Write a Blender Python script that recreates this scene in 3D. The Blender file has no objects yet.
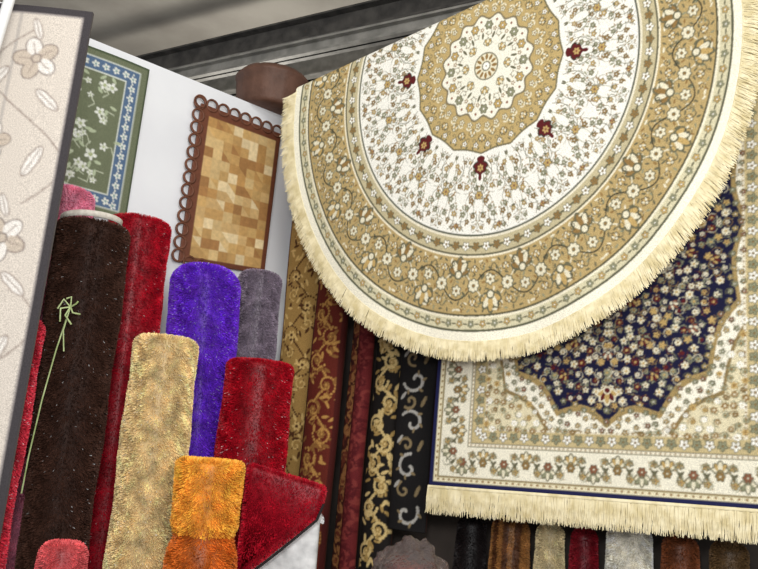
import bpy, math, random
import numpy as np
from mathutils import Matrix, Vector
random.seed(4); rng=np.random.default_rng(4)
sc=bpy.context.scene
try: sc.view_settings.view_transform='Standard'
except Exception: pass
pi=math.pi
def L(c):
    o=[]
    for v in c[:3]:
        v=v/255.0
        o.append(v/12.92 if v<=.04045 else ((v+.055)/1.055)**2.4)
    return np.array(o,dtype=np.float32)
# ------------------------------------------------------------ materials
def new_mat(name):
    m=bpy.data.materials.new(name); m.use_nodes=True
    nt=m.node_tree; b=nt.nodes['Principled BSDF']; return m,nt,b
def noise_mat(name,c1,c2,scale=8,rough=.8,bump=.2,metal=0,bscale=None,stretch=None,spec=.3):
    m,nt,b=new_mat(name)
    tc=nt.nodes.new('ShaderNodeTexCoord'); mp=nt.nodes.new('ShaderNodeMapping')
    if stretch: mp.inputs['Scale'].default_value=stretch
    nt.links.new(tc.outputs['Object'],mp.inputs['Vector'])
    n=nt.nodes.new('ShaderNodeTexNoise'); n.inputs['Scale'].default_value=scale; n.inputs['Detail'].default_value=6
    nt.links.new(mp.outputs['Vector'],n.inputs['Vector'])
    r=nt.nodes.new('ShaderNodeValToRGB')
    r.color_ramp.elements[0].position=.35; r.color_ramp.elements[1].position=.65
    r.color_ramp.elements[0].color=(*[float(x) for x in L(c1)],1); r.color_ramp.elements[1].color=(*[float(x) for x in L(c2)],1)
    nt.links.new(n.outputs['Fac'],r.inputs['Fac']); nt.links.new(r.outputs['Color'],b.inputs['Base Color'])
    b.inputs['Roughness'].default_value=rough; b.inputs['Metallic'].default_value=metal
    b.inputs['Specular IOR Level'].default_value=spec
    if bump:
        n2=nt.nodes.new('ShaderNodeTexNoise'); n2.inputs['Scale'].default_value=bscale or scale*6
        nt.links.new(mp.outputs['Vector'],n2.inputs['Vector'])
        bp=nt.nodes.new('ShaderNodeBump'); bp.inputs['Strength'].default_value=bump; bp.inputs['Distance'].default_value=.01
        nt.links.new(n2.outputs['Fac'],bp.inputs['Height']); nt.links.new(bp.outputs['Normal'],b.inputs['Normal'])
    return m
def vcol_mat(name,rough=.85,var=.25,nscale=350,spec=.2,sheen=.0,bump=.35):
    m,nt,b=new_mat(name)
    at=nt.nodes.new('ShaderNodeAttribute'); at.attribute_name='Col'
    tc=nt.nodes.new('ShaderNodeTexCoord')
    n=nt.nodes.new('ShaderNodeTexNoise'); n.inputs['Scale'].default_value=nscale; n.inputs['Detail'].default_value=3
    nt.links.new(tc.outputs['Object'],n.inputs['Vector'])
    mr=nt.nodes.new('ShaderNodeMapRange'); mr.inputs['To Min'].default_value=1-var; mr.inputs['To Max'].default_value=1+var
    mr.inputs['From Min'].default_value=.3; mr.inputs['From Max'].default_value=.7
    nt.links.new(n.outputs['Fac'],mr.inputs['Value'])
    mx=nt.nodes.new('ShaderNodeVectorMath'); mx.operation='SCALE'
    nt.links.new(at.outputs['Color'],mx.inputs[0]); nt.links.new(mr.outputs['Result'],mx.inputs['Scale'])
    nt.links.new(mx.outputs['Vector'],b.inputs['Base Color'])
    b.inputs['Roughness'].default_value=rough; b.inputs['Specular IOR Level'].default_value=spec
    b.inputs['Sheen Weight'].default_value=sheen
    if bump:
        bp=nt.nodes.new('ShaderNodeBump'); bp.inputs['Strength'].default_value=bump; bp.inputs['Distance'].default_value=.002
        nt.links.new(n.outputs['Fac'],bp.inputs['Height']); nt.links.new(bp.outputs['Normal'],b.inputs['Normal'])
    return m
M_RUG=vcol_mat('rug_pile'); M_SHAG=vcol_mat('shag_fibre',rough=.45,var=.3,nscale=26,spec=.28,sheen=.0,bump=0)
M_DARKSHAG=vcol_mat('matte_shag_fibre',rough=.6,var=.25,nscale=28,spec=.12,sheen=.0,bump=0)
M_FR=noise_mat('fringe_cotton',(218,202,154),(246,234,196),30,.8,0)
M_METAL=noise_mat('painted_steel',(120,118,112),(150,147,140),12,.5,.1,.2)
M_DARKSTEEL=noise_mat('dark_steel',(56,54,52),(80,77,73),12,.6,.1)
# ------------------------------------------------------------ frame of the two walls
CTR=np.array([.318,2.57,2.976]); A=math.radians(30)
D=np.array([math.cos(A),-math.sin(A),0]); N=np.array([-math.sin(A),-math.cos(A),0])
COR=np.array([-.501,3.331,0]); B=math.radians(40)
DL=np.array([-math.cos(B),-math.sin(B),0]); NL=np.array([math.sin(B),-math.cos(B),0])
def R(s,z,off):   # right wall frame
    return np.array([CTR[0],CTR[1],0])+D*s-N*off+np.array([0,0,z])
def W(s,z,off=0): # left wall frame, off toward viewer
    return COR+DL*s+NL*off+np.array([0,0,z])
# ------------------------------------------------------------ mesh helpers
def mesh_obj(name,V,Fc,mat,col=None,smooth=True,parent=None):
    me=bpy.data.meshes.new(name)
    V=np.asarray(V,dtype=np.float32)
    if isinstance(Fc,np.ndarray):
        k=Fc.shape[1]; me.vertices.add(len(V)); me.vertices.foreach_set('co',V.ravel())
        me.loops.add(Fc.size); me.loops.foreach_set('vertex_index',Fc.astype(np.int32).ravel())
        me.polygons.add(len(Fc)); me.polygons.foreach_set('loop_start',np.arange(0,Fc.size,k,dtype=np.int32))
        me.update(calc_edges=True)
    else:
        me.from_pydata(V.tolist(),[],[list(map(int,f)) for f in Fc])
    me.polygons.foreach_set('use_smooth',[smooth]*len(me.polygons))
    if col is not None:
        at=me.color_attributes.new('Col','FLOAT_COLOR','POINT')
        c=np.ones((len(V),4),dtype=np.float32); c[:,:3]=col; at.data.foreach_set('color',c.ravel())
    me.materials.append(mat); me.validate()
    o=bpy.data.objects.new(name,me); sc.collection.objects.link(o)
    if parent: o.parent=parent
    return o
def box(name,p0,ax,ay,az,mat,parent=None,bev=0):
    p0,ax,ay,az=[np.asarray(q,float) for q in (p0,ax,ay,az)]
    V=[p0+ax*i+ay*j+az*k for k in (0,1) for j in (0,1) for i in (0,1)]
    Fc=[(0,2,3,1),(4,5,7,6),(0,1,5,4),(2,6,7,3),(0,4,6,2),(1,3,7,5)]
    o=mesh_obj(name,V,Fc,mat,smooth=False,parent=parent)
    if bev:
        b=o.modifiers.new('b','BEVEL'); b.width=bev; b.segments=2
    return o
def empty(name):
    e=bpy.data.objects.new(name,None); sc.collection.objects.link(e); return e
def tube(name,pts,r,mat,parent=None,res=4):
    cu=bpy.data.curves.new(name,'CURVE'); cu.dimensions='3D'; cu.bevel_depth=r; cu.bevel_resolution=res; cu.use_fill_caps=True
    sp=cu.splines.new('POLY'); sp.points.add(len(pts)-1)
    for i,p in enumerate(pts): sp.points[i].co=(*[float(x) for x in p],1)
    cu.materials.append(mat); o=bpy.data.objects.new(name,cu); sc.collection.objects.link(o)
    if parent: o.parent=parent
    return o
# ------------------------------------------------------------ painter
class Cv:
    def __init__(s,w,h,base,res=620,x0=0,y0=0):
        s.w,s.h,s.res,s.x0,s.y0=w,h,res,x0,y0
        s.nx=int(w*res)+1; s.ny=int(h*res)+1
        s.a=np.empty((s.ny,s.nx,3),np.float32); s.a[:]=L(base)
    def grid(s):
        y,x=np.mgrid[0:s.ny,0:s.nx]; return x/s.res+s.x0,y/s.res+s.y0
    def mask(s,m,c): s.a[m]=L(c)
    def ell(s,x,y,a,b,ang,c):
        x=(x-s.x0)*s.res; y=(y-s.y0)*s.res; a=max(a*s.res,.6); b=max(b*s.res,.6); r=max(a,b)
        i0=max(int(x-r),0); i1=min(int(x+r)+2,s.nx); j0=max(int(y-r),0); j1=min(int(y+r)+2,s.ny)
        if i0>=i1 or j0>=j1: return
        Y,X=np.ogrid[j0:j1,i0:i1]; X=X-x; Y=Y-y; ca,sa=math.cos(ang),math.sin(ang)
        m=((X*ca+Y*sa)/a)**2+((-X*sa+Y*ca)/b)**2<=1
        s.a[j0:j1,i0:i1][m]=c
    def dot(s,x,y,r,c): s.ell(x,y,r,r,0,c)
    def line(s,pts,w,c):
        for (x0,y0),(x1,y1) in zip(pts[:-1],pts[1:]):
            d=math.hypot(x1-x0,y1-y0); n=max(1,int(d/(max(w,1.0/s.res)*.9)))
            for i in range(n+1): s.dot(x0+(x1-x0)*i/n,y0+(y1-y0)*i/n,w/2,c)
    def flower(s,x,y,r,c,cc,oc=None,n=6,a0=0):
        if oc is not None:
            for k in range(n):
                t=a0+2*pi*k/n; s.ell(x+r*.58*math.cos(t),y+r*.58*math.sin(t),r*.55,r*.42,t,oc)
        for k in range(n):
            t=a0+2*pi*k/n; s.ell(x+r*.55*math.cos(t),y+r*.55*math.sin(t),r*.4,r*.27,t,c)
        s.dot(x,y,r*.3,oc if oc is not None else cc); s.dot(x,y,r*.2,cc)
    def palm(s,x,y,r,t,c1,c2,oc):  # palmette pointing along t
        for k in (-2,2,-1,1,0):
            a=t+k*.55; l=r*(1-.12*abs(k)); s.ell(x+l*.5*math.cos(a),y+l*.5*math.sin(a),l*.58,r*.27,a,oc)
        for k in (-2,2,-1,1,0):
            a=t+k*.55; l=r*(1-.12*abs(k)); s.ell(x+l*.5*math.cos(a),y+l*.5*math.sin(a),l*.45,r*.16,a,c1 if k%2 else c2)
        s.dot(x,y,r*.28,oc); s.dot(x,y,r*.18,c1)
    def spiral(s,x,y,r,t0,sgn,w,c,turns=1.25,leaf=None):
        pts=[]
        for i in range(26):
            q=i/25; rr=r*(1-q*.85); a=t0+sgn*q*turns*2*pi; pts.append((x+rr*math.cos(a),y+rr*math.sin(a)))
        s.line(pts,w,c)
        if leaf is not None:
            for i in (3,8,13,18):
                px,py=pts[i]; a=math.atan2(py-y,px-x); s.ell(px+r*.18*math.cos(a+.4),py+r*.18*math.sin(a+.4),r*.2,r*.09,a+.6*sgn,leaf)
        return pts
    def fin(s):
        a=s.a; b=a.copy(); b[1:]+=a[:-1]; b[:-1]+=a[1:]; b[0]+=a[0]; b[-1]+=a[-1]; b/=3
        c=b.copy(); c[:,1:]+=b[:,:-1]; c[:,:-1]+=b[:,1:]; c[:,0]+=b[:,0]; c[:,-1]+=b[:,-1]; s.f=c/3; return s
    def sample(s,x,y):
        i=np.clip(np.rint((x-s.x0)*s.res).astype(int),0,s.nx-1); j=np.clip(np.rint((y-s.y0)*s.res).astype(int),0,s.ny-1)
        return s.f[j,i]
def panel(name,cv,pos,step=.0030,thick=.008,nrm=None,back=(120,105,85),mat=None,parent=None):
    """pos(X,Y)->(n,3); nrm = direction to viewer"""
    nx=int(cv.w/step)+2; ny=int(cv.h/step)+2
    xs=np.linspace(cv.x0,cv.x0+cv.w,nx); ys=np.linspace(cv.y0,cv.y0+cv.h,ny)
    X,Y=np.meshgrid(xs,ys); X=X.ravel(); Y=Y.ravel()
    V=pos(X,Y); C=cv.sample(X,Y)
    idx=np.arange(nx*ny).reshape(ny,nx)
    Fc=np.stack([idx[:-1,:-1],idx[:-1,1:],idx[1:,1:],idx[1:,:-1]],-1).reshape(-1,4)
    ring=np.concatenate([idx[0,:],idx[1:,-1],idx[-1,-2::-1],idx[-2:0:-1,0]])
    n0=len(V); Vb=V[ring]-nrm*thick; Cb=np.tile(L(back),(len(ring),1))
    k=len(ring); a=np.arange(k); b=(a+1)%k
    side=np.stack([ring[b],ring[a],n0+a,n0+b],-1)
    bt=n0+np.arange(nx); tp=n0+(nx-1)+(ny-1)+np.arange(nx); tp=tp[::-1]
    bk=np.stack([bt[1:],bt[:-1],tp[:-1],tp[1:]],-1)
    return mesh_obj(name,np.vstack([V,Vb]),np.vstack([Fc,side,bk]),mat or M_RUG,np.vstack([C,Cb]),parent=parent)
def fringe(name,base,dirs,nrm,length,parent,w=.0032,mat=None,layers=2):
    V=[];Fc=[]
    for l in range(layers):
        for p,d in zip(base,dirs):
            p=np.array(p)+nrm*(.002*l+random.uniform(0,.003)); d=np.array(d)
            side=np.cross(d,nrm); side/=np.linalg.norm(side)
            ln=length*random.uniform(.82,1.08); p=p+side*random.uniform(-.0015,.0015)
            sw=random.gauss(0,.10); sw2=random.gauss(0,.10)
            p1=p+d*ln*.5+side*sw*ln*.4+nrm*random.uniform(0,.006); p2=p+d*ln+side*(sw+sw2)*ln*.5+nrm*random.uniform(-.004,.006)
            i=len(V)
            for q,ww in ((p,w),(p1,w*.95),(p2,w*.5)): V+= [q-side*ww/2,q+side*ww/2]
            Fc+=[(i,i+1,i+3,i+2),(i+2,i+3,i+5,i+4)]
    return mesh_obj(name,np.array(V),np.array(Fc),mat or M_FR,parent=parent,smooth=False)
# palette
CREAM=L((240,236,224)); IV=L((222,214,186)); GOLD=L((186,156,98)); DG=L((140,110,64)); OL=L((100,97,74)); DK=L((56,54,42)); RED=L((88,26,28)); RUST=L((134,84,60)); NAVY=L((24,24,58)); SAGE=L((138,138,110)); BLU=L((70,80,108))
# ============================================================ round persian rug
def paint_round():
    cv=Cv(2,2,(234,231,220),res=700,x0=-1,y0=-1)
    X,Y=cv.grid(); r=np.hypot(X,Y); th=np.arctan2(Y,X)
    band=lambda a,b,c: cv.mask((r>=a)&(r<b),c)
    rl=r+.012*np.abs(np.sin(th*8))
    cv.mask(rl<.335,(112,104,74)); cv.mask(rl<.328,(182,158,106)); 
    rm=r+.01*np.cos(th*16); cv.mask(rm<.205,(120,110,84)); cv.mask(rm<.197,(232,228,210))
    band(.625,.632,(90,92,78)); band(.632,.640,(228,220,196)); band(.640,.694,(188,176,140)); band(.694,.701,(90,88,68)); band(.701,.708,(230,220,192))
    band(.708,.905,(178,154,104)); band(.905,.912,(84,80,58)); band(.912,.920,(232,224,198)); band(.920,.957,(206,198,164)); band(.957,.965,(90,90,70)); band(.965,1.1,(240,234,212))
    P=lambda rr,t:(rr*math.cos(t),rr*math.sin(t))
    n=20; f=16/20
    for k in range(n):
        for sg in (1,-1):
            def Q(rr,t): return P(rr,2*pi*k/n+sg*t*f)
            a=2*pi*k/n
            cv.line([Q(.345+.27*i/24,.10+.06*math.sin(i/24*9)) for i in range(25)],.0030,OL)
            cv.line([Q(.36+.25*i/24,.05*math.sin(i/24*7)) for i in range(25)],.0026,SAGE)
            for (rr,t,R0,sgn) in ((.405,.10,.024,1),(.455,.15,.026,-1),(.505,.08,.028,1),(.555,.15,.027,-1),(.605,.16,.017,1),(.60,.035,.018,-1),(.365,.16,.018,1),(.46,.04,.020,1),(.56,.05,.022,-1)):
                x,y=Q(rr,t); cv.spiral(x,y,R0,a+sg*t*3,sgn*sg,.0030,OL,1.25,DG)
                cv.flower(x,y,R0*.42,(GOLD,SAGE,DG)[(k+int(rr*100))%3],CREAM,OL,5)
            for i in range(8):
                rr=.355+.26*i/8+.006*((i*7)%3); t=.012+.18*((i*37)%11)/11
                x,y=Q(rr,t); cv.ell(x,y,.0085,.0033,a+i*1.3,(OL,DG,SAGE)[i%3])
            for rr,t in ((.43,.07),(.58,.10),(.385,.05),(.53,.12)):
                x,y=Q(rr,t); cv.flower(x,y,.0095,(RUST,GOLD,SAGE,DG)[int(rr*200)%4],CREAM,OL,5)
        x,y=P(.485,2*pi*k/n); cv.flower(x,y,.016,GOLD,RUST,OL,6)
        x,y=P(.605,2*pi*(k+.5)/n); cv.palm(x,y,.018,2*pi*(k+.5)/n+pi,GOLD,RUST,OL)
    for k in range(8):   # maroon pendants
        t=-pi/2+2*pi*k/8
        x,y=P(.365,t); cv.palm(x,y,.046,t,RED,RED,DK)
        for rr,a_,b_,c in ((.385,.024,.022,RED),(.352,.012,.018,RED),(.420,.012,.007,RED)):
            x,y=P(rr,t); cv.ell(x,y,a_,b_,t,c)
        x,y=P(.385,t); cv.flower(x,y,.015,GOLD,RUST,None,6,t)
    for k in range(36):
        t=2*pi*k/36
        x,y=P(.265,t); cv.palm(x-.0,y,.024,t+(0 if k%2 else pi),IV,GOLD,DK if k%2 else OL)
        x,y=P(.228,t+pi/36); cv.flower(x,y,.012,IV,RUST,OL,5)
        x,y=P(.300,t+pi/36); cv.flower(x,y,.011,CREAM,RUST,OL,5)
        for s_ in (-1,1):
            x,y=P(.285,t+s_*.045); cv.spiral(x,y,.012,t,s_,.0028,OL,1)
            x,y=P(.245,t+s_*.06); cv.ell(x,y,.008,.0032,t+s_,IV)
            x,y=P(.312,t+s_*.045); cv.ell(x,y,.007,.003,t+s_*.6,OL)
    for k in range(16):
        t=2*pi*k/16; x,y=P(.165,t); cv.flower(x,y,.018,GOLD if k%2 else SAGE,CREAM,OL,6)
        x,y=P(.125,t+.2); cv.ell(x,y,.014,.005,t,OL); x,y=P(.185,t+.2); cv.dot(x,y,.005,RUST)
        x,y=P(.135,t); cv.spiral(x,y,.018,t,1 if k%2 else -1,.0030,OL,1,DG)
        x,y=P(.150,t+.2); cv.flower(x,y,.010,DG,CREAM,None,5)
    for k in range(8):
        t=2*pi*k/8; x,y=P(.085,t); cv.palm(x,y,.028,t,GOLD,IV,OL)
    cv.dot(0,0,.055,OL); cv.dot(0,0,.05,IV)
    for k in range(12):
        x,y=P(.037,2*pi*k/12); cv.ell(x,y,.012,.006,2*pi*k/12,DG)
    cv.dot(0,0,.02,OL); cv.dot(0,0,.015,CREAM)
    n=36
    for k in range(n*5):
        t=2*pi*k/(n*5)
        for j in range(8):
            rr=.721+.0245*j; tt=t+(.5 if j%2 else 0)*2*pi/(n*5); x,y=P(rr,tt)
            c=(OL,IV,DG,SAGE,OL)[(k+j*2)%5]; cv.ell(x,y,.0085,.0036,tt+(k*1.7+j),c)
    for i in range(2600):
        t=2*pi*i/2600; rr=.806+.052*math.sin(t*n/2*1.0); x,y=P(rr,t); cv.dot(x,y,.0027,DK)
        rr=.806-.052*math.sin(t*n/2); x,y=P(rr,t); cv.dot(x,y,.0023,IV)
        rr=.806+.075*math.sin(t*n+.8); x,y=P(rr,t); cv.dot(x,y,.0022,OL)
    for k in range(n):
        t=2*pi*(k+.5)/n
        x,y=P(.806+(.032 if k%2 else -.036),t)
        cv.palm(x,y,.062,t+(0 if k%2 else pi),IV,GOLD if k%2 else DG,OL)
        x,y=P(.806+(-.02 if k%2 else .02),t); cv.flower(x,y,.020,IV,DG,OL,6,t)
        t2=2*pi*k/n
        x,y=P(.806,t2); cv.flower(x,y,.024,IV,DG,OL,8,t2)
        for s_ in (-1,1):
            x,y=P(.806+s_*.066,t2); cv.palm(x,y,.023,t2+(0 if s_<0 else pi),IV,GOLD,DK)
            x,y=P(.806+s_*.045,t2+.040*s_); cv.spiral(x,y,.017,t2,s_,.0036,OL,1.1,IV)
            x,y=P(.806-s_*.07,t2+.048*s_); cv.spiral(x,y,.014,t2,-s_,.0032,DK,1.1,IV)
            x,y=P(.806+s_*.085,t+.02); cv.ell(x,y,.010,.004,t+pi/2,IV)
            x,y=P(.806+s_*.03,t+.04*s_); cv.ell(x,y,.012,.0045,t+s_*.8,OL)
    for k in range(96):
        t=2*pi*k/96
        x,y=P(.668,t); cv.flower(x,y,.016,CREAM if k%2 else DG,DG,OL,5,t)
        x,y=P(.668,t+pi/96); cv.ell(x,y,.004,.014,t,OL)
    for k in range(120):
        t=2*pi*k/120
        x,y=P(.938,t); cv.flower(x,y,.013,GOLD if k%2 else SAGE,CREAM,OL,5,t)
        x,y=P(.938,t+pi/120); cv.ell(x,y,.003,.010,t,OL)
    return cv.fin()
# the round rug is draped over a sloping pole: y = y0 + k*x in the rug plane (metres from centre)
PY0,PK=.262,.262; RHO=.022
PU=np.array([1,PK])/math.hypot(1,PK); PN=np.array([-PK,1])/math.hypot(1,PK)
def pole_pt(x,back=RHO): return CTR+D*x+np.array([0,0,PY0+PK*x])-N*back
def round_rug():
    e=empty('round_persian_rug'); cv=paint_round()
    na,nr=1700,370; sx=.84
    rr=np.linspace(0.003,1,nr); tt=np.linspace(0,2*pi,na,endpoint=False)
    Rr,T=np.meshgrid(rr,tt,indexing='ij'); Rr=Rr.ravel(); T=T.ravel()
    x=Rr*np.cos(T); y=Rr*np.sin(T)
    def pos(x,y,extra=0.0):
        X=x*sx; Y=y
        t=(X*PN[0]+(Y-PY0)*PN[1])
        ax=X-t*PN[0]; ay=Y-t*PN[1]
        rho=RHO+extra
        ph=np.clip(t/RHO,0,pi)
        up=np.where(t<=0,t,np.where(t<pi*RHO,rho*np.sin(ph),-(t-pi*RHO)))
        bk=np.where(t<=0,-extra,RHO-rho*np.cos(ph))
        fade=np.clip(-t/.25,0,1)
        wob=(.006*np.sin(x*6+1)*np.cos(y*4)+.006*np.sin(x*14+y*5)*np.clip(np.hypot(x,y)-.5,0,1)*2)*fade
        return CTR[None,:]+np.outer(ax+up*PN[0],D)+np.outer(ay+up*PN[1],[0,0,1.0])+np.outer(wob-bk,N)
    V=pos(x,y,.003); C=cv.sample(x,y); idx=np.arange(nr*na).reshape(nr,na); nx=np.roll(idx,-1,axis=1)
    Fc=np.stack([idx[:-1],idx[1:],nx[1:],nx[:-1]],-1).reshape(-1,4)
    mesh_obj('pile',V,Fc,M_RUG,C,parent=e)
    rb=np.linspace(.003,1,60); tb=np.linspace(0,2*pi,300,endpoint=False)
    Rb,Tb=np.meshgrid(rb,tb,indexing='ij'); Rb=Rb.ravel(); Tb=Tb.ravel()
    Vb=pos(Rb*np.cos(Tb),Rb*np.sin(Tb),-.005); ib=np.arange(60*300).reshape(60,300); nb=np.roll(ib,-1,axis=1)
    mesh_obj('backing',Vb,np.stack([ib[:-1],nb[:-1],nb[1:],ib[1:]],-1).reshape(-1,4),noise_mat('backing',(190,170,130),(170,150,110)),parent=e)
    ns=2700; base=[];dirs=[]
    for i in range(ns):
        t=2*pi*(i+random.random()*.5)/ns; x,y=math.cos(t)*.997,math.sin(t)*.997
        if y-(PY0+PK*x*sx)>-.005: continue
        p=pos(np.array([x]),np.array([y]))[0]
        d=D*x*.9+np.array([0,0,y]); d/=np.linalg.norm(d); d=d+np.array([0,0,-.45]); d/=np.linalg.norm(d)
        base.append(p); dirs.append(d)
    fringe('fringe',base,dirs,N,.064,e,w=.0038)
    tube('edge_cord',[pos(np.array([math.cos(t)*.997]),np.array([math.sin(t)*.997]))[0] for t in np.linspace(0,2*pi,400)],.004,M_FR,e)
    return e
round_rug()
# ============================================================ rectangular persian rug
def rect_rug():
    e=empty('navy_medallion_persian_rug'); w,h=1.185,1.70
    cv=Cv(w,h,(218,207,172)); X,Y=cv.grid(); d=np.minimum(np.minimum(X,w-X),np.minimum(Y,h-Y))
    cv.mask(d<.2,(228,220,196)); cv.mask(d<.192,(194,176,130)); cv.mask(d<.150,(100,92,66)); cv.mask(d<.146,(232,224,200)); cv.mask(d<.138,(110,104,78)); cv.mask(d<.134,(232,226,204)); cv.mask(d<.034,(140,124,86)); cv.mask(d<.030,(224,214,180)); cv.mask(d<.016,(28,30,70))
    cx,cy=w/2,h/2
    x=(X-cx)/.385; y=(Y-cy)/.60; th=np.arctan2(y,x); rr=(np.abs(x)**2.3+np.abs(y)**2.3)**(1/2.3)
    lob=rr+.075*np.abs(np.sin(th*8))-.03
    f=d>=.2
    cv.mask(f&(lob<1.16),(136,116,76)); cv.mask(f&(lob<1.135),(238,232,212)); cv.mask(f&(lob<1.035),(160,136,88)); cv.mask(f&(lob<1.0),(22,22,52))
    R_=random.Random(3)
    pts=[]; tries=0
    while len(pts)<420 and tries<40000:
        tries+=1; px=R_.uniform(0,w/2-.195); py=R_.uniform(0,h/2-.195)
        if all((px-a)**2+(py-b)**2>.0235**2 for a,b in pts): pts.append((px,py))
    for i,(px,py) in enumerate(pts):
        q=((px/.385)**2.3+(py/.60)**2.3)**(1/2.3); 
        for sx in (1,-1):
            for sy in (1,-1):
                x,y=cx+sx*px,cy+sy*py
                if q<.95:
                    cv.spiral(x,y,.0160,i*1.3*sx,sx*sy,.0030,(SAGE,IV,DG,RED)[i%4],1.1,(SAGE,DG)[i%2])
                    cv.flower(x,y,.0080+.0025*(i%3),(IV,IV,GOLD,IV,RED,IV,SAGE)[i%7],(RED,DG,GOLD)[i%3],None,5+i%2,i)
                elif q<1.10:
                    cv.flower(x,y,.009,(GOLD,SAGE,RUST)[i%3],CREAM,OL,5,i); cv.spiral(x,y,.014,i,sx*sy,.0026,OL,1)
                else:
                    cv.spiral(x,y,.014,i*1.3*sx,sx*sy,.0032,(DG,OL,SAGE)[i%3],1.1,(GOLD,SAGE)[i%2])
                    cv.flower(x,y,.008+.002*(i%3),(GOLD,CREAM,SAGE,DG)[i%4],(DG,IV)[i%2],OL if i%3==0 else None,6,i)
    for (rr_) in (.26,.40,.52):
        for k in range(14):
            t=2*pi*(k+.5)/14; x,y=cx+rr_*.64*math.cos(t)*.95,cy+rr_*math.sin(t); cv.palm(x,y,.026,t,GOLD if k%2 else IV,RED if k%2 else RUST,L((30,30,50)))
    cv.palm(cx,cy-.52,.045,-pi/2,RED,GOLD,IV); cv.palm(cx,cy+.52,.045,pi/2,RED,GOLD,IV)
    def along(dist,step):
        out=[]; ww=w-2*dist; hh=h-2*dist
        n=int(ww/step); 
        for i in range(n): 
            q=dist+ww*(i+.5)/n; out+=[(q,dist,-pi/2,i),(q,h-dist,pi/2,i)]
        n=int(hh/step)
        for i in range(n):
            q=dist+hh*(i+.5)/n; out+=[(dist,q,pi,i),(w-dist,q,0,i)]
        return out
    for x,y,t,i in along(.084,.068):
        c,s=math.cos(t),math.sin(t)
        cv.palm(x-c*.01*(1 if i%2 else -1),y-s*.01*(1 if i%2 else -1),.034,t+(pi if i%2 else 0),GOLD if i%2 else SAGE,IV,OL)
        cv.flower(x,y,.014,(RUST,DG)[i%2],IV,OL,6)
        for sg in (-1,1):
            u=x+sg*.034*(-s); v=y+sg*.034*c
            cv.spiral(u+c*.020*sg,v+s*.020*sg,.016,t,sg,.0032,OL,1.1,SAGE); cv.flower(u-c*.024*sg,v-s*.024*sg,.011,GOLD,RUST,OL,5)
            cv.spiral(u-c*.024*sg,v-s*.024*sg,.017,t,-sg,.0030,SAGE,1.0,DG)
            cv.ell(u,v,.012,.0045,t+.7*sg,OL)
    for x,y,t,i in along(.171,.034):
        cv.flower(x,y,.015,(CREAM,SAGE)[i%2],DG,OL,5,t)
    for x,y,t,i in along(.197,.016): cv.dot(x,y,.003,DG)
    for x,y,t,i in along(.142,.014): cv.dot(x,y,.003,DG)
    for x,y,t,i in along(.024,.02): cv.dot(x,y,.004,DG)
    cv.fin()
    s0,z0,off=-.168,1.50,.12
    def pos(X,Y):
        wob=.006*np.sin(X*5+1)*np.cos(Y*3)+.004*np.sin(X*11)
        return R(0,0,off)[None,:]+np.outer(s0+X,D)+np.outer(z0+Y+.035*(X/1.185),[0,0,1.0])+np.outer(wob,N)
    panel('pile',cv,pos,nrm=N,back=(40,40,80),parent=e)
    n=560; bx=[(i+.5)/n*w for i in range(n)]
    fringe('fringe',[pos(np.array([b]),np.array([.001]))[0] for b in bx],[[0,0,-1]]*n,N,.090,e,w=.0033,layers=3)
    kb=[pos(np.array([b]),np.array([-.004]))[0]+N*.003 for b in np.linspace(0,w,60)]
    tube('fringe_header',kb,.006,M_FR,e)
    return e
rect_rug()
# ============================================================ runner rugs hanging by the corner
def scroll_canvas(w,h,bg,c1,c2,seed,dens=1.0,edge=None,lw=.008):
    cv=Cv(w,h,bg); q=random.Random(seed); c1=L(c1); c2=L(c2)
    y=0.03; i=0
    while y<h:
        sg=1 if i%2 else -1; x=w/2+sg*w*.17
        cv.spiral(x,y,w*.27,q.uniform(0,.8)+i,sg,lw,c1,1.3,c2)
        cv.spiral(x-sg*w*.36,y+.05,w*.14,i,-sg,lw*.7,c2,1.2,c1)
        cv.flower(x,y,w*.11,c2,c1,None,6)
        for k in range(int(5*dens)):
            a=q.uniform(0,6.28); cv.ell(q.uniform(0,w),y+q.uniform(-.06,.06),.016,.006,a,(c1,c2)[k%2])
        cv.line([(x,y+w*.2),(w/2,y+w*.4),(w/2-sg*w*.17,y+w*.55)],lw,c1)
        y+=w*.62; i+=1
    if edge is not None:
        X,Y=cv.grid(); cv.mask((X<.012)|(X>w-.012),edge)
    return cv.fin()
def runner(name,sa,sb,z0,z1,off,cv,bulge=.03,lean=0,back=(60,30,20)):
    w=sb-sa
    def pos(X,Y):
        t=X/w*2-1; bz=bulge*np.sqrt(np.clip(1-t*t,0,1))
        base=R(0,0,off)[None,:]
        return base+np.outer(sa+X+lean*(Y/ (z1-z0)),D)+np.outer(z0+Y,[0,0,1.0])+np.outer(bz+.003*np.sin(Y*9+sa*20),N)
    return panel(name,cv,pos,nrm=N,back=back,thick=.01)
RC=scroll_canvas
zt=3.12; zg=3.04
runner('gold_scroll_runner_rug',-.985,-.78,.75,zg,.33,RC(.205,zg-.75,(170,134,76),(84,50,28),(216,182,116),1,2.2,(100,62,34),lw=.010),lean=-.06)
runner('maroon_scroll_runner_rug',-.80,-.645,.75,zt,.25,RC(.155,zt-.75,(98,36,26),(186,138,74),(140,96,50),2,1.8,(70,22,18),lw=.010))
runner('dark_maroon_runner_rug',-.645,-.565,.75,zt,.31,RC(.08,zt-.75,(66,28,22),(160,108,64),(110,52,36),3,1.6))
runner('crimson_runner_rug',-.572,-.508,.75,zt,.24,RC(.064,zt-.75,(98,30,32),(80,20,24),(120,48,44),5,1.2))
runner('black_gold_runner_rug',-.505,-.38,.9,zt,.27,RC(.125,zt-.9,(26,22,20),(206,180,122),(166,136,80),4,1.4,lw=.012))
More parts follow.
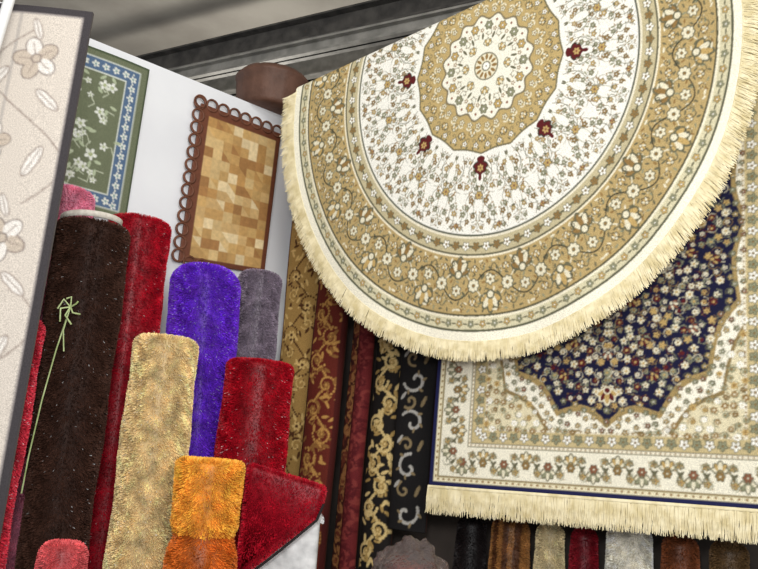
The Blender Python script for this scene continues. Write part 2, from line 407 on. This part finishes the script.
def bw():
    w,h=.15,zt-1.33; cv=Cv(w,h,(26,24,24)); c=L((176,172,164)); g=L((136,118,86))
    for i,y in enumerate(np.arange(.06,h,.16)):
        cv.spiral(.075,y,.050,.5+i,1 if i%2 else -1,.012,c,.85,g); cv.spiral(.06,y+.08,.030,2+i,-1 if i%2 else 1,.010,g,.9); cv.ell(.115,y+.08,.022,.007,1.2,g); cv.ell(.03,y+.10,.018,.006,.9,c)
    return cv.fin()
runner('black_white_runner_rug',-.375,-.225,1.33,zt,.23,bw(),bulge=.015)
# ============================================================ left wall rugs
def green_rug():
    w,h=.62,.64; cv=Cv(w,h,(106,112,88)); X,Y=cv.grid()
    d=np.minimum(X,np.minimum(Y,h-Y)); cv.mask((d>.035)&(d<.085),(84,106,134)); cv.mask((d>.085)&(d<.09),(200,205,195)); cv.mask((d>.031)&(d<.036),(190,195,185)); cv.mask(d<.008,(72,82,60))
    Wt=L((216,218,208)); 
    for y in np.arange(.05,h-.04,.04):
        cv.flower(.06,y,.016,Wt,L((120,150,150)),None,5); cv.dot(.06,y+.020,.004,Wt)
    for x in np.arange(.09,w,.04): 
        cv.flower(x,.06,.016,Wt,L((120,150,150)),None,5); cv.flower(x,h-.06,.016,Wt,L((120,150,150)),None,5)
    q=random.Random(8)
    for i in range(60):
        x=q.uniform(.12,w-.03); y=q.uniform(.12,h-.12); cv.flower(x,y,q.uniform(.012,.026),Wt,L((150,160,110)),None,5,i); 
        cv.line([(x,y),(x+.03*math.cos(i),y+.04*math.sin(i)),(x+.05*math.cos(i+.7),y+.05*math.sin(i+.7))],.004,L((190,196,172)))
        cv.ell(x+.05*math.cos(i),y+.03,.014,.006,i,L((170,180,150)))
    cv.fin()
    def pos(X,Y): return W(.655,2.37,.02)[None,:]+np.outer(X,DL)+np.outer(Y,[0,0,1.0])+np.outer(.004*np.sin(X*14),NL)
    o=panel('green_floral_rug',cv,pos,nrm=NL,back=(70,80,60))
    return o
green_rug()
def patch_rug():
    e=empty('cowhide_patchwork_rug'); w,h=.40,.66; z0=2.295; s0=.015
    cv=Cv(w,h,(104,58,38),res=700); q=random.Random(6)
    n=8; m=14; x0,x1,y0,y1=.022,w-.042,.022,h-.042; dx=(x1-x0)/n; dy=(y1-y0)/m
    pal=[(214,182,126),(198,160,100),(184,140,82),(226,202,156),(166,120,70),(204,168,112),(190,150,92)]
    X,Y=cv.grid()
    for i in range(n):
        for j in range(m):
            c=np.array(q.choice(pal))*(.93+.1*q.random()); 
            xa,ya=x0+i*dx,y0+j*dy
            cv.mask((X>=xa)&(X<xa+dx-.0)&(Y>=ya)&(Y<ya+dy),c)
            if q.random()<.2:
                u=(X-xa)/dx; v=(Y-ya)/dy; c2=np.array(q.choice(pal))*.97
                cv.mask((u>=0)&(u<1)&(v>=0)&(v<1)&(u>v),c2)
    cv.fin()
    def pos(X,Y): return W(s0,z0,.02)[None,:]+np.outer(X,DL)+np.outer(Y+.03*(1-Y/h)*(1-X/w)-.02*(1-Y/h),[0,0,1.0])
    panel('patchwork',cv,pos,nrm=NL,back=(90,50,30),parent=e,mat=vcol_mat('cowhide',.5,.12,60,.4,0,.1))
    mb=noise_mat('brown_leather',(92,56,40),(118,74,54),30,.5,.2)
    V=[];Fc=[]
    def ring(cx,cy,r1,r2):
        i0=len(V); k=20
        for j in range(k):
            t=2*pi*j/k
            for rr,o in ((r1,.024),(r2,.024),(r1,.016),(r2,.016)): V.append(W(s0+cx+rr*math.cos(t),z0+cy+rr*math.sin(t),o))
        for j in range(k):
            a=i0+4*j; b=i0+4*((j+1)%k)
            Fc.extend([(a,a+1,b+1,b),(a+2,b+2,b+3,a+3),(a,b,b+2,a+2),(a+1,a+3,b+3,b+1)])
    for y in np.arange(0.0,h+.01,.055): ring(w+.006,y,.021,.029)
    for x in np.arange(.02,w+.01,.055): ring(x,h+.006,.021,.029)
    for x in np.arange(w-.10,w+.01,.055): ring(x,-.018,.021,.029)
    mesh_obj('scalloped_loops',V,Fc,mb,parent=e)
patch_rug()
def flower_carpet():
    w,h=1.0,2.15; z1=2.745; xr=-.877; y=2.02
    cv=Cv(w,h,(202,192,180),res=520); X,Y=cv.grid()
    cv.mask((X<.20)&(X>.19),(176,168,160)); 
    g=L((152,138,128)); lt=L((220,214,206)); dk=L((124,112,106)); tan=L((188,174,158))
    def bloom(x,y,r,a):
        for k in range(5):
            t=a+2*pi*k/5; cv.ell(x+r*.6*math.cos(t),y+r*.6*math.sin(t),r*.52,r*.40,t,dk)
        for k in range(5):
            t=a+2*pi*k/5; cv.ell(x+r*.6*math.cos(t),y+r*.6*math.sin(t),r*.46,r*.34,t,lt if k%2 else tan); cv.line([(x+r*.2*math.cos(t),y+r*.2*math.sin(t)),(x+r*.8*math.cos(t),y+r*.8*math.sin(t))],.004,g)
        cv.dot(x,y,r*.25,dk); cv.dot(x,y,r*.18,tan)
    def leafo(x,y,l,a):
        cv.ell(x,y,l,l*.36,a,g); cv.ell(x,y,l*.9,l*.27,a,lt); cv.line([(x-l*.8*math.cos(a),y-l*.8*math.sin(a)),(x+l*.8*math.cos(a),y+l*.8*math.sin(a))],.004,g)
    for k in range(4):
        for c in range(2):
            ox=.13+c*.42; oy=h-.16-k*.52-c*.22
            cv.line([(ox+.12*math.sin(i/20*6+k),oy+.1-i*.026) for i in range(21)],.006,g)
            bloom(ox,oy,.06,k); leafo(ox+.10,oy-.07,.05,2.2); leafo(ox-.05,oy-.12,.045,.7)
            bloom(ox+.08,oy-.25,.05,k+.5); leafo(ox-.04,oy-.30,.05,2.0); leafo(ox+.12,oy-.37,.045,.6); leafo(ox+.01,oy+.09,.035,1.2)
    d=np.minimum(X,np.minimum(h-Y,Y)); cv.mask(d<.020,(62,58,60)); cv.mask((d<.026)&(d>=.020),(150,142,138))
    cv.fin()
    dv=np.array([-1,0,0.])
    def pos(X,Y): return np.array([xr,y,z1-h])[None,:]+np.outer(X,dv)+np.outer(Y,[0,0,1.0])+np.outer(.006*np.sin(X*9),[0,-1,0])
    return panel('cream_flower_carpet',cv,pos,nrm=np.array([0,-1.,0]),back=(90,84,80),step=.0036,thick=.012)
flower_carpet()
tube('white_tent_pole',[(-1.30,1.92,0),(-.93,1.92,4.2)],.014,noise_mat('white_paint',(226,226,224),(240,240,238),6,.4,0))
# ============================================================ shag rolls
def vnorm(V,T):
    fn=np.cross(V[T[:,1]]-V[T[:,0]],V[T[:,2]]-V[T[:,0]]); n=np.zeros_like(V)
    for k in range(3): np.add.at(n,T[:,k],fn)
    return n/np.maximum(np.linalg.norm(n,axis=1,keepdims=True),1e-9),np.linalg.norm(fn,axis=1)/2
def shag(name,V,T,zcut,dens,length,colfn,width=.0018,parent=None,droop=.45,sparkle=0,clump=.8,mat=None):
    V=np.asarray(V,float); T=np.asarray(T); n,ar=vnorm(V,T)
    zc=V[T][:,:,2].mean(1); ok=ar*(zc>zcut); num=int(dens*ok.sum())
    f=rng.choice(len(T),num,p=ok/ok.sum()); u=rng.random((num,2)); fl=u.sum(1)>1; u[fl]=1-u[fl]
    w0=1-u.sum(1); P=V[T[f,0]]*w0[:,None]+V[T[f,1]]*u[:,:1]+V[T[f,2]]*u[:,1:]
    Nn=n[T[f,0]]*w0[:,None]+n[T[f,1]]*u[:,:1]+n[T[f,2]]*u[:,1:]
    fr=70.0
    c1=np.sin(P[:,2]*fr+np.sin(P[:,0]*fr*1.3)*2+np.cos(P[:,1]*31)*2); c2=np.sin(P[:,0]*fr*1.1+P[:,2]*fr*.7+1+np.sin(P[:,2]*23)*2); c3=np.sin(P[:,2]*fr*.9-P[:,0]*fr*.8+np.cos(P[:,1]*fr)*2)
    cl=np.stack([c1,c2,c3],1)*.30*clump
    dr=Nn+cl+rng.normal(0,.17,(num,3)); dr[:,2]-=droop; dr/=np.linalg.norm(dr,axis=1,keepdims=True)
    ln=length*rng.uniform(.8,1.0,(num,1))
    tip=P+dr*ln; sd=np.cross(dr,rng.normal(0,1,(num,3))); sd/=np.linalg.norm(sd,axis=1,keepdims=True)
    wd=width*rng.uniform(.8,1.25,(num,1))
    P0=P-Nn*.002
    tv=np.stack([P0-sd*wd/2,P0+sd*wd/2,tip+sd*wd*.4,tip-sd*wd*.4],1).reshape(-1,3)
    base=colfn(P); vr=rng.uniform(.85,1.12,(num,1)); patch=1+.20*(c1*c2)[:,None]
    root=base*vr*.7; tp=base*vr*patch*1.3  # blade shading put into the colour: roots darkened, tips lightened
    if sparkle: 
        sp=rng.random(num)<sparkle; tp[sp]=tp[sp]*.3+.65  # glittery highlights painted as near-white tip colours
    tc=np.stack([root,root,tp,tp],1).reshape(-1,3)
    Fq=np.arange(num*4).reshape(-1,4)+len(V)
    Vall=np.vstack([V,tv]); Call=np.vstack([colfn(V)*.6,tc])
    me=bpy.data.meshes.new(name); me.vertices.add(len(Vall)); me.vertices.foreach_set('co',Vall.astype(np.float32).ravel())
    loops=np.concatenate([T.ravel(),Fq.ravel()]).astype(np.int32)
    st=np.concatenate([np.arange(0,T.size,3),T.size+np.arange(0,Fq.size,4)]).astype(np.int32)
    me.loops.add(len(loops)); me.loops.foreach_set('vertex_index',loops); me.polygons.add(len(st)); me.polygons.foreach_set('loop_start',st); me.update(calc_edges=True)
    sm=np.zeros(len(st),bool); sm[:len(T)]=True; me.polygons.foreach_set('use_smooth',sm)
    at=me.color_attributes.new('Col','FLOAT_COLOR','POINT'); c=np.ones((len(Vall),4),np.float32); c[:,:3]=np.clip(Call,0,1); at.data.foreach_set('color',c.ravel())
    me.materials.append(mat or M_SHAG); me.validate(); o=bpy.data.objects.new(name,me); sc.collection.objects.link(o)
    if parent: o.parent=parent
    return o
def lathe(xb,yb,xt,yt,prof,seg=56,seam=0.0,seam_a=0):
    zt=prof[-1][0]; V=[];T=[]
    for z,r in prof:
        f=max(0,(z-.8)/(zt-.8)) if z>.8 else 0
        cx=xb+(xt-xb)*f; cy=yb+(yt-yb)*f
        for k in range(seg):
            t=2*pi*k/seg; sa=((t-seam_a)%(2*pi))/(2*pi); rr=r*(1+seam*(sa-.5))
            V.append((cx+rr*math.cos(t),cy+rr*math.sin(t),z))
    for i in range(len(prof)-1):
        for k in range(seg):
            a=i*seg+k; b=i*seg+(k+1)%seg; T+=[(a,b,b+seg),(a,b+seg,a+seg)]
    V.append((xt,yt,zt)); c=len(V)-1; o=(len(prof)-1)*seg
    for k in range(seg): T.append((o+k,o+(k+1)%seg,c))
    return V,T
def rollprof(zt,r,rnd=.03,waist=(),n=40,rtop=None):
    P=[(0.0,r)]
    for i in range(1,n+1):
        z=(zt-rnd)*i/n; rr=r if rtop is None else r+(rtop-r)*max(0,min(1,(z-1.2)/(zt-1.2)))
        for wz,ws,wa in waist: rr-=wa*math.exp(-((z-wz)/ws)**2)
        rr+=.003*math.sin(z*17)
        P.append((z,rr))
    rl=P[-1][1]
    for i in range(1,7):
        a=pi/2*i/6; P.append((zt-rnd+rnd*math.sin(a),max(rl-rnd+rnd*math.cos(a),.01)))
    return P
def solid(c): 
    c=L(c)
    return lambda P: np.tile(c,(len(P),1)).astype(float)
def roll(name,xb,yb,xt,yt,zt,r,c,length=.011,dens=115000,rnd=.03,waist=(),sparkle=0,seam=.05,seam_a=-1.2,colfn=None,rtop=None,zcut=1.02,**k):
    V,T=lathe(xb,yb,xt,yt,rollprof(zt-length*.5,r-length*.7,rnd,waist,rtop=None if rtop is None else rtop-length*.7),seam=seam,seam_a=seam_a)
    return shag(name,V,T,zcut,dens,length,colfn or solid(c),sparkle=sparkle,**k)
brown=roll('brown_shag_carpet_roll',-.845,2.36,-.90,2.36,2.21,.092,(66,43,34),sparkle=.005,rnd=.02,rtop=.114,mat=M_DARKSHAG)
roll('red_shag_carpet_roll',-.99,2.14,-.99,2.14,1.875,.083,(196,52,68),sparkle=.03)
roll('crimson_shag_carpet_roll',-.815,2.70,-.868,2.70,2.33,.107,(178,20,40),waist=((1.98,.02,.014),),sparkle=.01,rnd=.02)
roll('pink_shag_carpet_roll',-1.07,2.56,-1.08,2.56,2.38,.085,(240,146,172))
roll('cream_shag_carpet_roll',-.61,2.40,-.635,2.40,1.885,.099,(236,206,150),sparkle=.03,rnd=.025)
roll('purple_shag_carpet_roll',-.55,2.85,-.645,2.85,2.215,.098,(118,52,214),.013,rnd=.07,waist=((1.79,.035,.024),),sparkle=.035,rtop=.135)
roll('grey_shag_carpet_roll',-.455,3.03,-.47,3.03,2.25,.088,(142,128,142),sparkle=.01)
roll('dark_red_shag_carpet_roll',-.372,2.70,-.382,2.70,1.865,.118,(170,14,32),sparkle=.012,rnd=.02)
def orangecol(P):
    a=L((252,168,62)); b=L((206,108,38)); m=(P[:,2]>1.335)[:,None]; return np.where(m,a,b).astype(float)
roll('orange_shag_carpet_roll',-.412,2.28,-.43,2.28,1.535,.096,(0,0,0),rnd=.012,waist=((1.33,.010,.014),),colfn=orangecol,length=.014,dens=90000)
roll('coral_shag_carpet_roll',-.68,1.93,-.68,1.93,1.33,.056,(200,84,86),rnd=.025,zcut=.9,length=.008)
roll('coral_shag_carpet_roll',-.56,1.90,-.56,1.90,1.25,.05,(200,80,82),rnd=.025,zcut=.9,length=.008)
# curled backing flap on top of the brown roll
def flap():
    V=[];Fc=[];m=40
    for i in range(m):
        q=i/(m-1); t=-2.9+q*4.6; r=.104-.035*q; zz=2.21+.014*math.sin(q*3)
        for dz in (-.006,.012): V.append((-.90+r*math.cos(t),2.36+r*math.sin(t),zz+dz))
    for i in range(m-1): a=2*i; Fc.append((a,a+2,a+3,a+1))
    o=mesh_obj('carpet_backing_curl',V,Fc,noise_mat('jute_backing',(190,182,170),(214,208,196),80,.9,.2),parent=brown); s=o.modifiers.new('s','SOLIDIFY'); s.thickness=.005
flap()
# green ribbon tied on the brown roll
e=empty('green_tie_ribbon'); mg=noise_mat('green_plastic_ribbon',(140,156,96),(190,204,150),20,.4,0)
yy=2.240
tube('tail',[(-.885,yy,1.93),(-.905,yy,1.80),(-.92,yy,1.66),(-.935,yy+.012,1.50),(-.94,yy+.02,1.40)],.0022,mg,e)
tube('tail_2',[(-.885,yy,1.93),(-.89,yy-.01,1.86),(-.88,yy-.006,1.80)],.002,mg,e)
for k in range(6):
    a=k*1.05+.3; tube('bow_%d'%k,[(-.885,yy,1.93),(-.885+.022*math.cos(a),yy-.016,1.93+.028*math.sin(a)),(-.882+.034*math.cos(a+.6),yy-.012,1.915+.04*math.sin(a+.6))],.0026,mg,e)
# ============================================================ folded red and white shag rugs
def slab(name,poly,yc,th,c,length,dens=110000,parent=None,zcut=.95):
    import bmesh
    bm=bmesh.new(); f=[bm.verts.new((x,yc-th/2,z)) for x,z in poly]; b=[bm.verts.new((x,yc+th/2,z)) for x,z in poly]
    bm.faces.new(f); bm.faces.new(b[::-1]); n=len(poly)
    for i in range(n): bm.faces.new((f[(i+1)%n],f[i],b[i],b[(i+1)%n]))
    bmesh.ops.recalc_face_normals(bm,faces=bm.faces)
    bmesh.ops.bevel(bm,geom=[e_ for e_ in bm.edges],offset=th*.3,segments=3,affect='EDGES',profile=.6)
    bmesh.ops.triangulate(bm,faces=bm.faces); bmesh.ops.recalc_face_normals(bm,faces=bm.faces)
    bm.verts.ensure_lookup_table(); V=[tuple(v.co) for v in bm.verts]; T=[tuple(v.index for v in f_.verts) for f_ in bm.faces]; bm.free()
    return shag(name,V,T,zcut,dens,length,solid(c),parent=parent)
e=empty('folded_shag_rug')
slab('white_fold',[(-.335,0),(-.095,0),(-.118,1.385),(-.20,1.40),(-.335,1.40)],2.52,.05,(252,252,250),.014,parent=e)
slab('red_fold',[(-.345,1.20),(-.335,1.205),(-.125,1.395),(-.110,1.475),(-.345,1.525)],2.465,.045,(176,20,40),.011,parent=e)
tube('black_seam',[(-.332,2.435,1.19),(-.22,2.435,1.29),(-.124,2.435,1.382),(-.108,2.435,1.43)],.004,noise_mat('black_binding',(20,16,16),(34,28,28)),e)
# ============================================================ rolls stacked under the rug along the right wall
def rs(s,off): p=R(s,0,off); return p[0],p[1]
def wr(name,s,r,zt,c,off=.32,**k):
    x,y=rs(s,off); return roll(name,x,y,x,y,zt,r,c,length=.010,zcut=1.1,seam=0,**k)
wr('black_shag_carpet_roll',-.085,.055,1.40,(34,28,28))
def stripecol(P):
    s=(P[:,:2]-R(0,0,0)[:2])@D[:2]; m=(np.floor(s/.018)%2==0)[:,None]; return np.where(m,L((170,118,66)),L((106,66,40))).astype(float)
wr('brown_striped_carpet_roll',.06,.068,1.41,(140,90,50),colfn=stripecol)
wr('beige_shag_carpet_roll',.20,.050,1.41,(226,208,164))
wr('maroon_shag_carpet_roll',.315,.047,1.41,(130,24,36))
wr('white_shag_carpet_roll',.46,.074,1.43,(248,240,220))
wr('bronze_shag_carpet_roll',.615,.058,1.42,(130,74,44))
wr('olive_shag_carpet_roll',.755,.058,1.42,(110,84,54))
wr('dark_green_shag_carpet_roll',.91,.068,1.42,(56,72,58))
# plastic bag on a mat roll
import bmesh
e=empty('plastic_wrapped_bundle')
bm=bmesh.new(); bmesh.ops.create_icosphere(bm,subdivisions=5,radius=1)
from mathutils import noise as mn
for v in bm.verts:
    p=v.co.copy(); k=mn.noise(p*2.2)*.22+abs(mn.noise(p*5))*.16-.06; q=p*(1+k)
    v.co=Vector((.155+q.x*.105*(1-.25*max(0,q.z)),2.25+q.y*.09,1.285+q.z*.088))
me=bpy.data.meshes.new('bag'); bm.to_mesh(me); bm.free()
for p in me.polygons: p.use_smooth=True
mpl,nt,b=new_mat('clear_crinkled_plastic'); b.inputs['Base Color'].default_value=(.68,.58,.55,1); b.inputs['Roughness'].default_value=.12; b.inputs['Transmission Weight'].default_value=.88; b.inputs['IOR'].default_value=1.15
nn=nt.nodes.new('ShaderNodeTexNoise'); nn.inputs['Scale'].default_value=22; bp=nt.nodes.new('ShaderNodeBump'); bp.inputs['Strength'].default_value=.8; bp.inputs['Distance'].default_value=.03
nt.links.new(nn.outputs['Fac'],bp.inputs['Height']); nt.links.new(bp.outputs['Normal'],b.inputs['Normal'])
me.materials.append(mpl); o=bpy.data.objects.new('plastic_cover',me); sc.collection.objects.link(o); o.parent=e
V,T=lathe(.155,2.25,.155,2.25,rollprof(1.30,.06,.02)); mesh_obj('rolled_mat',V,np.array(T),noise_mat('maroon_mat',(110,44,40),(150,80,60),20),parent=e)
# ============================================================ leather pouf on top of the partition
def pouf():
    c=W(.055,0,-.03); pr=[(3.05,.02),(3.05,.135),(3.058,.148),(3.07,.152),(3.11,.160),(3.15,.165),(3.185,.167),(3.192,.173),(3.202,.173),(3.212,.165),(3.228,.150),(3.238,.125),(3.243,.06)]
    V,T=lathe(c[0],c[1],c[0],c[1],pr,seg=64)
    V=np.array(V)
    for i in range(len(V)):
        t=math.atan2(V[i,1]-c[1],V[i,0]-c[0]); k=1-.03*max(0,math.cos(t*10))**8
        V[i,0]=c[0]+(V[i,0]-c[0])*k; V[i,1]=c[1]+(V[i,1]-c[1])*k
    mesh_obj('leather_pouf',V,np.array(T),noise_mat('pouf_leather',(84,58,46),(104,74,60),14,.55,.2))
pouf()
# ============================================================ room
mw=noise_mat('white_partition_paint',(222,223,226),(230,231,233),3,.6,.05)
box('wall_left',W(-.25,0,-.06),DL*2.6,NL*.06,(0,0,3.05),mw)
box('wall_right',R(-1.25,0,.50),D*4.2,-N*.08,(0,0,3.2),noise_mat('wall_plaster_dark',(58,52,48),(80,72,66),4,.9,.2))
box('floor',(-4,-2.5,-.05),(9,0,0),(0,8.5,0),(0,0,.05),noise_mat('floor_concrete',(100,92,84),(130,122,112),5,.8,.2))
mc=noise_mat('ceiling_sheet',(146,140,130),(166,160,149),2.5,.8,.1)
box('ceiling',(-4,-.2,4.35),(9,0,0),(0,7,0),(0,0,.06),mc)
box('wall_back',(-4,6.2,0),(9,0,0),(0,.1,0),(0,0,4.35),noise_mat('wall_back_paint',(140,133,124),(158,150,140),3,.8,.1))
def beam(name,s0,ln,off,z,w,h,mat):
    e=empty(name)
    p=R(s0,z,off)
    box('web',p,D*ln,-N*w*.18,(0,0,h),mat,e); box('flange_bottom',p+N*w*.41,D*ln,-N*w,(0,0,.012),mat,e); box('flange_top',p+N*w*.41+np.array([0,0,h]),D*ln,-N*w,(0,0,.012),mat,e)
for i,(off,z,w,h,m) in enumerate(((.68,3.62,.07,.07,M_METAL),(1.05,3.95,.12,.14,M_DARKSTEEL),(1.7,4.1,.16,.2,M_METAL),(2.5,4.1,.2,.22,M_DARKSTEEL))):
    beam('roof_beam',-4.0,8.0,off,z,w,h,m)
# rails carrying the hanging rugs
e=empty('rug_hanging_rail')
tube('rail_pipe',[R(-1.15,3.135,.26),R(1.4,3.135,.26)],.015,M_METAL,e)
for s in (.2,1.3): tube('drop_%d'%int(s*10+20),[R(s,3.135,.26),R(s,4.35,.26)],.005,M_METAL,e)
tube('rect_rug_pipe',[R(-.3,3.2,.14),R(1.3,3.22,.14)],.012,M_METAL,e)
for s in (1.28,): tube('rect_drop_%d'%int(s*10+20),[R(s,3.2,.14),R(s,4.35,.14)],.005,M_METAL,e)
e=empty('sloping_support_pole')
tube('pole',[pole_pt(-.83),pole_pt(1.3)],RHO*.75,M_METAL,e)
for x in (.35,1.25): tube('wire_%d'%int(x*100),[pole_pt(x),pole_pt(x)*np.array([1,1,0])+np.array([0,0,4.35])],.003,M_METAL,e)
tube('wall_bracket',[pole_pt(-.82),pole_pt(-.82)*np.array([1,1,1])-N*.33+np.array([0,0,.02])],.008,M_METAL,e)
# ============================================================ light, world, camera
def area(name,loc,tgt,size,power,col):
    l=bpy.data.lights.new(name,'AREA'); l.size=size; l.energy=power; l.color=col
    o=bpy.data.objects.new(name,l); sc.collection.objects.link(o); o.location=loc
    o.rotation_euler=(Vector(tgt)-Vector(loc)).to_track_quat('-Z','Y').to_euler()
area('shop_front_daylight',(1.2,-1.6,3.0),(.0,2.8,2.2),1.8,92,(1,.985,.95))
area('camera_flash',(-.1,-.1,1.95),(-.4,2.6,1.8),.25,22,(1,1,1))
area('ceiling_tube_light',(-.6,1.2,4.0),(-.6,2.8,2.0),.8,16,(1,.98,.94))
area('added_ceiling_fill',(-1.0,4.9,2.6),(-.8,4.4,4.3),.6,26,(1,.97,.92))  # unseen fill lamp, added to brighten the ceiling from below
w=bpy.data.worlds.new('World'); sc.world=w; w.use_nodes=True
w.node_tree.nodes['Background'].inputs[0].default_value=(.92,.95,1,1); w.node_tree.nodes['Background'].inputs[1].default_value=.72
cd=bpy.data.cameras.new('cam'); cam=bpy.data.objects.new('cam',cd); sc.collection.objects.link(cam)
cd.sensor_width=36; cd.lens=780/758*36
cam.matrix_world=Matrix.Translation((0,0,1.6))@Matrix.Rotation(math.radians(102),4,'X')@Matrix.Rotation(math.radians(5),4,'Z')
sc.camera=cam
